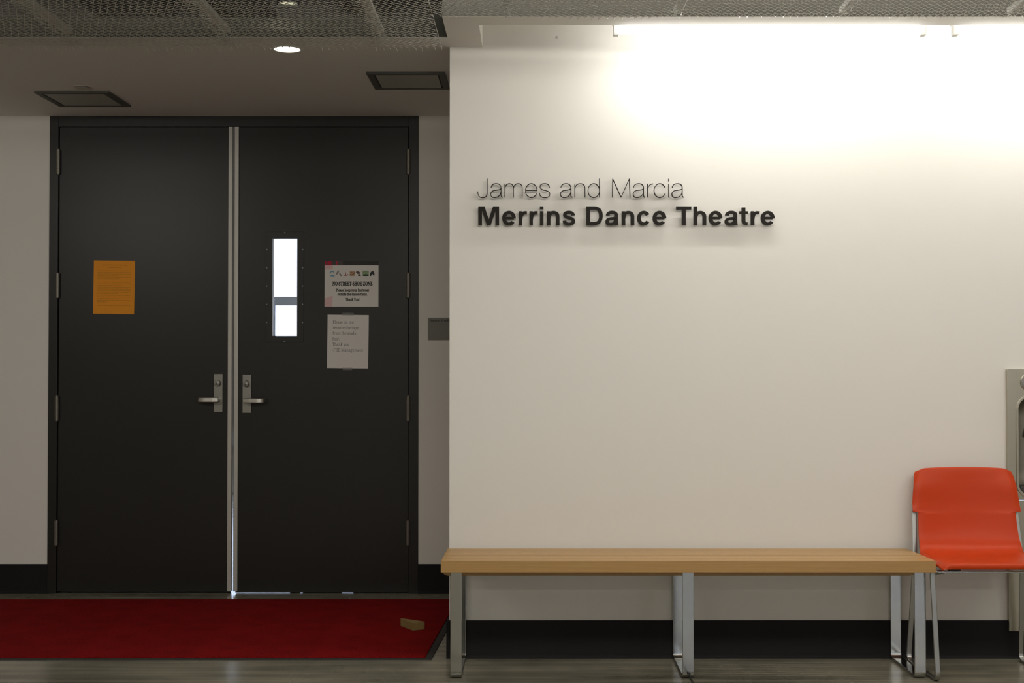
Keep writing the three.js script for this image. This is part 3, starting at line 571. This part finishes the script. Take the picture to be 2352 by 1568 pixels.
// ------------------------------------------------------------------ small things in and under the alcove ceiling
function airVent(x0, z0, size, label) {
  const o = group('air_vent', null, [x0 + size / 2, 2.5, z0 + size / 2]), h = size / 2, b = 0.030;
  const s = rrect(-h, h, -h, h, 0.003); s.holes.push(rrect(-h + b, h - b, -h + b, h - b, 0.002, THREE.Path));
  const g = extrude(s, 0.010, 0.002, 0); g.rotateX(Math.PI / 2); mesh('frame', g, M.ventFrame, o);
  mesh('neck', box(-h + b, h - b, -0.002, -0.0005, -h + b, h - b), M.baffle, o);
  const p = new RoundedBoxGeometry(size - 2 * b - 0.012, 0.005, size - 2 * b - 0.012, 2, 0.002); p.translate(0, -0.0065, 0); mesh('face_plate', metreUV(p), M.ventPlate, o);
  mesh('bracket', [box(-0.01, 0.01, -0.005, 0, -0.01, 0.01)], M.ventFrame, o);
  tag(o, label, 'vent');
}
airVent(-2.372, -1.247, 0.358, 'square grey ceiling vent near the left end of the alcove ceiling');
airVent(-0.735, -0.815, 0.352, 'square grey ceiling vent beside the white corner wall');
{
  const o = group('sprinkler_cover', null, [-2.109, 2.5, -0.80]);
  mesh('flange', lathe([[0.0, -0.002], [0.046, -0.002], [0.0475, -0.0005], [0.0475, 0]], [0, 0, 0]), M.gypsum, o);
  mesh('cover_plate', lathe([[0, -0.0085], [0.036, -0.0070], [0.0385, -0.006], [0.0385, -0.0045], [0.02, -0.004], [0.02, 0]], [0, 0, 0]), M.cover, o);
  tag(o, 'flat round sprinkler cover on the alcove ceiling next to left vent', 'sprinkler');
}
function downlight(name, x, y, z, r, label, can) {
  const o = group(name, null, [x, y, z]);
  if (can) {
    mesh('housing', lathe([[r * 0.97, 0.0], [r * 1.05, 0.0], [r * 1.05, 0.11], [0.01, 0.112], [0, 0.112]], [0, 0, 0]), M.baffle, o);
    mesh('baffle', lathe([[r * 0.97, 0.001], [r * 0.96, 0.010]], [0, 0, 0]), M.baffle, o);
    mesh('reflector', lathe([[r * 0.96, 0.010], [r * 0.9, 0.055], [r * 0.45, 0.09], [0, 0.092]], [0, 0, 0]), M.reflector, o);
    mesh('stem', cyl(0.006, 3.6 - y - 0.11, [0, (3.6 - y + 0.11) / 2, 0], 'y', 10), M.rail, o);
    mesh('lamp_glow', lathe([[0, 0.046], [r * 0.5, 0.048], [r * 0.78, 0.060], [r * 0.4, 0.085], [0, 0.086]], [0, 0, 0]), M.glowDown, o);
  } else {
    mesh('trim_ring', lathe([[r * 0.93, -0.001], [r * 0.95, -0.004], [r * 1.06, -0.003], [r * 1.08, 0]], [0, 0, 0]), M.fixture, o);
    mesh('lens_glow', lathe([[0, -0.0035], [r * 0.8, -0.003], [r * 0.94, -0.001], [r * 0.94, 0]], [0, 0, 0]), M.glowDown, o);
  }
  const l = new THREE.SpotLight(rgb(1, 0.93, 0.78), can ? 0.01 : 1.2, 0, 0.9, 0.6); l.position.set(0, can ? 0.03 : -0.012, 0); l.target.position.set(0, -2, 0); l.shadow.radius = 3; shadowed(l).receiveShadow = false; o.add(l, l.target);
  tag(o, label, 'light');
}
downlight('downlight', -1.008, 2.5, -0.03, 0.058, 'round bright downlight in the alcove ceiling at the mesh edge', false);
downlight('can_light', -0.915, 2.552, 0.465, 0.040, 'small dark can light glowing above the ceiling mesh', true);
{ const o = mesh('wall_plug', lathe([[0, 0.0020], [0.004, 0.0016], [0.0055, 0.0004], [0.0055, 0]], [0.105, 2.541, 0], 'z', 20), std({ color: rgb(0.52, 0.50, 0.46), roughness: 0.8 })); tag(o, 'tiny grey round plug high on the white wall under the soffit', 'plug'); }

// ------------------------------------------------------------------ wire mesh ceiling, its rails and what hangs above it
const MY = 2.470, A = [0.36, 1], Bd = [0.80, -1], STEP = 0.0226;
function wireMesh(x0, x1, z0, z1, y, lift, edgeLeft, edgeRight, hook) {
  const pos = [], idx = [], r = 0.00125;
  const seg = (a, b) => {
    const T = b.clone().sub(a).normalize(), S = V(0, 1, 0).addScaledVector(T, -T.y).normalize(), N = T.clone().cross(S), o = pos.length / 3;
    for (const p of [a, b]) for (let k = 0; k < 4; k++) { const q = p.clone().addScaledVector(S, r * Math.cos(k * Math.PI / 2)).addScaledVector(N, r * Math.sin(k * Math.PI / 2)); pos.push(q.x, q.y, q.z); }
    for (let k = 0; k < 4; k++) { const i = o + k, j = o + (k + 1) % 4; idx.push(i, j, i + 4, j, j + 4, i + 4); }
  };
  const px = rnd() * 0.02, pz = rnd() * 0.02, jit = new Map();
  const J = (i, j) => { const k = i + ',' + j; if (!jit.has(k)) jit.set(k, [0.0014 * (rnd() - 0.5), 0.0016 * (rnd() - 0.5), 0.0016 * (rnd() - 0.5)]); return jit.get(k); };
  const node = (i, j, up) => { const d = J(i, j), x = x0 + px + STEP * (A[0] * i + Bd[0] * j), z = z0 + pz + STEP * (A[1] * i + Bd[1] * j); return V(x + d[0], y + lift(x, z) + d[1] + up * 0.0012, z + d[2]); };
  const inside = (p) => p.x >= x0 && p.x <= x1 && p.z >= z0 && p.z <= z1;
  // index range that covers the rectangle
  const det = A[0] * Bd[1] - Bd[0] * A[1], ij = (x, z) => [((x - x0 - px) * Bd[1] - Bd[0] * (z - z0 - pz)) / det / STEP, (A[0] * (z - z0 - pz) - A[1] * (x - x0 - px)) / det / STEP];
  const cs = [ij(x0, z0), ij(x1, z0), ij(x0, z1), ij(x1, z1)], i0 = Math.floor(Math.min(...cs.map((c) => c[0]))) - 1, i1 = Math.ceil(Math.max(...cs.map((c) => c[0]))) + 1, j0 = Math.floor(Math.min(...cs.map((c) => c[1]))) - 1, j1 = Math.ceil(Math.max(...cs.map((c) => c[1]))) + 1;
  for (let i = i0; i <= i1; i++) for (let j = j0; j <= j1; j++) {
    const a = node(i, j, (i + j) % 2 ? 1 : -1);
    if (!inside(a)) continue;
    for (const [di, dj] of [[1, 0], [0, 1]]) { const b = node(i + di, j + dj, (i + j + di + dj) % 2 ? 1 : -1); if (inside(b)) seg(a, b); }
    // loose ends: cut wires curl at the back edge, and hook round at the sides
    if (a.z < z0 + 0.024) seg(a, V(a.x + 0.012 * (rnd() - 0.5), a.y - hook * (0.4 + 0.6 * rnd()), a.z - 0.006 - 0.008 * rnd()));
    if (edgeRight && a.x > x1 - 0.02) { const q = V(x1 - 0.001, a.y, a.z + 0.007); seg(a, q); seg(q, V(x1 - 0.001, a.y - 0.002, a.z - 0.012)); }
    if (edgeLeft && a.x < x0 + 0.016) { const q = V(x0 + 0.001, a.y, a.z - 0.007); seg(a, q); seg(q, V(x0 + 0.001, a.y - 0.002, a.z + 0.012)); }
  }
  const g = new THREE.BufferGeometry(); g.setAttribute('position', new THREE.Float32BufferAttribute(pos, 3)); g.setIndex(idx); g.computeVertexNormals();
  g.setAttribute('uv', new THREE.BufferAttribute(new Float32Array(pos.length / 3 * 2), 2));
  return g;
}
function meshPanel(x0, x1, z0, label, dy, hook) {
  const o = group('ceiling_mesh', null, [(x0 + x1) / 2, MY + dy, 0.8]);
  const g = wireMesh(x0, x1, z0, 1.55, MY + dy, (x, z) => -0.004 * Math.sin((x - x0) / (x1 - x0) * Math.PI), true, true, hook); g.translate(-(x0 + x1) / 2, -MY - dy, -0.8);
  const m = mesh('wire_net', g, M.wire, o); m.userData.kind = 'stuff';
  tag(o, label, 'mesh panel', 'wire mesh panels of the ceiling');
}
const placeWords = ['beyond the left picture edge', 'far left over the mat, above the orange notice', 'above the left door leaf', 'above the bright downlight', 'narrow strip next to the white soffit'];
[[-3.04, -2.40], [-2.43, -1.785], [-1.835, -1.175], [-1.235, -0.565], [-0.632, -0.358]].forEach(([a, b], k) => meshPanel(a, b, 0.125, 'grey wire mesh ceiling panel ' + placeWords[k], k % 2 ? 0.004 : 0, 0.012));
const placeRight = ['over the soffit corner', 'over the thin lettering', 'over the end of the bold lettering', 'over the plain bright wall', 'over the orange chair', 'right of the chair and fountain'];
[[-0.372, -0.065], [-0.098, 0.545], [0.512, 1.150], [1.118, 1.762], [1.730, 2.370], [2.340, 2.98]].forEach(([a, b], k) => meshPanel(a, b, 0.600, 'grey wire mesh ceiling panel ' + placeRight[k], k % 2 ? 0 : 0.004, 0.002));
const railWords = ['left of the orange notice', 'above the left door leaf', 'above the downlight', 'above the bold lettering', 'above the plain wall', 'above the orange chair'];
[[-1.800, 0.036, 0.30], [-1.185, 0.036, 0.30], [-0.590, 0.036, 0.30], [0.528, 0.010, 0.60], [1.137, 0.020, 0.60], [1.750, 0.014, 0.60]].forEach(([x, w, z0], k) => {
  const r = mesh('support_rail', sweep([V(x, 2.494, z0), V(x, 2.494, 1.60)], w, 0.022, V(1, 0, 0), 0.2), M.rail);
  tag(r, 'grey support rail along a mesh seam ' + railWords[k], 'rail', 'rails that carry the mesh panels');
  for (const z of [1.15, 1.45]) mesh('hanger', cyl(0.003, 3.6 - 2.503, [x, (3.6 + 2.503) / 2, z], 'y', 8), M.rail, r);
});
for (const [x0, x1, y0, y1, label] of [[-2.08, -1.84, 2.86, 3.08, 'grey square duct above the mesh at far left'], [-1.46, -1.32, 2.92, 3.02, 'slim grey duct above the mesh over the left door'], [-0.90, -0.72, 3.0, 3.15, 'grey duct above the mesh near the downlight']]) {
  const d = group('air_duct', null, [(x0 + x1) / 2, (y0 + y1) / 2, 0]);
  const w = (x1 - x0) / 2, h = (y1 - y0) / 2;
  for (let k = 0; k < 3; k++) mesh('duct_section', box(-w, w, -h, h, -1.5 + k * 1.0, -0.515 + k * 1.0, 0.004), M.duct, d);
  for (let k = 0; k < 2; k++) mesh('flange', box(-w - 0.012, w + 0.012, -h - 0.012, h + 0.012, -0.52 + k * 1.0, -0.495 + k * 1.0, 0.002), M.duct, d);
  tag(d, label, 'duct');
}

// ------------------------------------------------------------------ light fittings
function area(parent, w, h, at, to, color, intensity) {
  const l = new THREE.RectAreaLight(rgb(...color), intensity, w, h); l.position.set(...at); parent.add(l);
  parent.updateWorldMatrix(true, false); l.lookAt(parent.localToWorld(V(...to))); return l;
}
// fluorescent strips in the slot over the front wall
for (const [k, x] of [0.928, 2.250, 3.57].entries()) {
  const o = group('strip_light', null, [x, 2.485, 0.285]);
  mesh('channel', box(-0.61, 0.61, 0.035, 0.085, -0.032, 0.032, 0.004), M.fixture, o);
  mesh('tube_glow', cyl(0.013, 1.17, [0, 0.012, 0], 'x', 20), M.glow, o);
  for (const s of [-1, 1]) mesh('lamp_holder', box(s * 0.597 - 0.011, s * 0.597 + 0.011, -0.008, 0.040, -0.016, 0.016, 0.003), M.fixture, o);
  for (const hx of [-0.4, 0.4]) mesh('hanger', cyl(0.004, 0.298, [hx, 0.233, 0], 'y', 8), M.rail, o);
  area(o, 1.17, 0.026, [0, -0.003, -0.004], [0, -1.0, 0.0], COVEC, COVE * 1.25);     // the tube shines all round: down,
  area(o, 1.17, 0.026, [0, 0.016, -0.014], [0, 0.4, -1.0], COVEC, COVE * 0.80);        // to the wall,
  area(o, 1.17, 0.026, [0, 0.010, 0.015], [0, 0.22, 1.0], COVEC, COVE * 1.1);         // and to the front
  tag(o, ['white fluorescent strip in the soffit slot over the lettering', 'white fluorescent strip in the soffit slot over the chair', 'white fluorescent strip in the soffit slot right of the fountain'][k], 'light', 'fluorescent strips washing the front wall');
}
// out of view: tilted lamps placed to light the front wall, alcove and door
for (const [x, k, label] of [[-3.25, 0.7, 'unseen tilted lamp near the ceiling lighting the left door leaf'], [0.1, 1.45, 'unseen tilted lamp near the ceiling lighting the wall around the lettering'], [1.6, 0.85, 'unseen tilted lamp near the ceiling lighting the wall above the bench'], [3.1, 0.6, 'unseen tilted lamp near the ceiling lighting the wall at the fountain']]) {
  const o = group('unseen_washer', null, [x, 2.47, 2.9]);
  o.rotation.x = 0.95;
  mesh('housing', box(-0.6, 0.6, 0.004, 0.06, -0.14, 0.14, 0.006), M.fixture, o);
  mesh('diffuser_glow', box(-0.58, 0.58, 0, 0.006, -0.125, 0.125, 0.001), M.glowRoom, o);
  mesh('arm', box(-0.02, 0.02, 0.058, 0.20, -0.02, 0.02, 0.003), M.rail, o);
  area(o, 1.16, 0.25, [0, -0.006, 0], [0, -1, 0], WARM, UNSEEN_WASH * k);
  tag(o, label, 'light', 'unseen lamps placed to light the front and door walls');
}
// unseen flat panels behind the camera, placed to brighten the rear wall
for (const [x, z, label] of [[-2.2, 7.4, 'unseen flat panel lamp at the rear left brightening the rear wall'], [0.6, 7.4, 'unseen flat panel lamp behind the camera brightening the rear wall'], [3.3, 7.4, 'unseen flat panel lamp at the rear right over the unseen rear window']]) {
  const o = group('unseen_panel', null, [x, 2.62, z]);
  mesh('frame', box(-0.62, 0.62, -0.012, 0, -0.17, 0.17, 0.003), M.fixture, o);
  mesh('diffuser_glow', box(-0.6, 0.6, -0.016, -0.011, -0.15, 0.15, 0.001), M.glowRoom, o);
  area(o, 1.2, 0.3, [0, -0.020, 0], [0, -1, 0], WARM, UNSEEN_REAR);
  tag(o, label, 'light', 'unseen panel lamps brightening the rear of the room');
}

renderer.render(scene, camera);
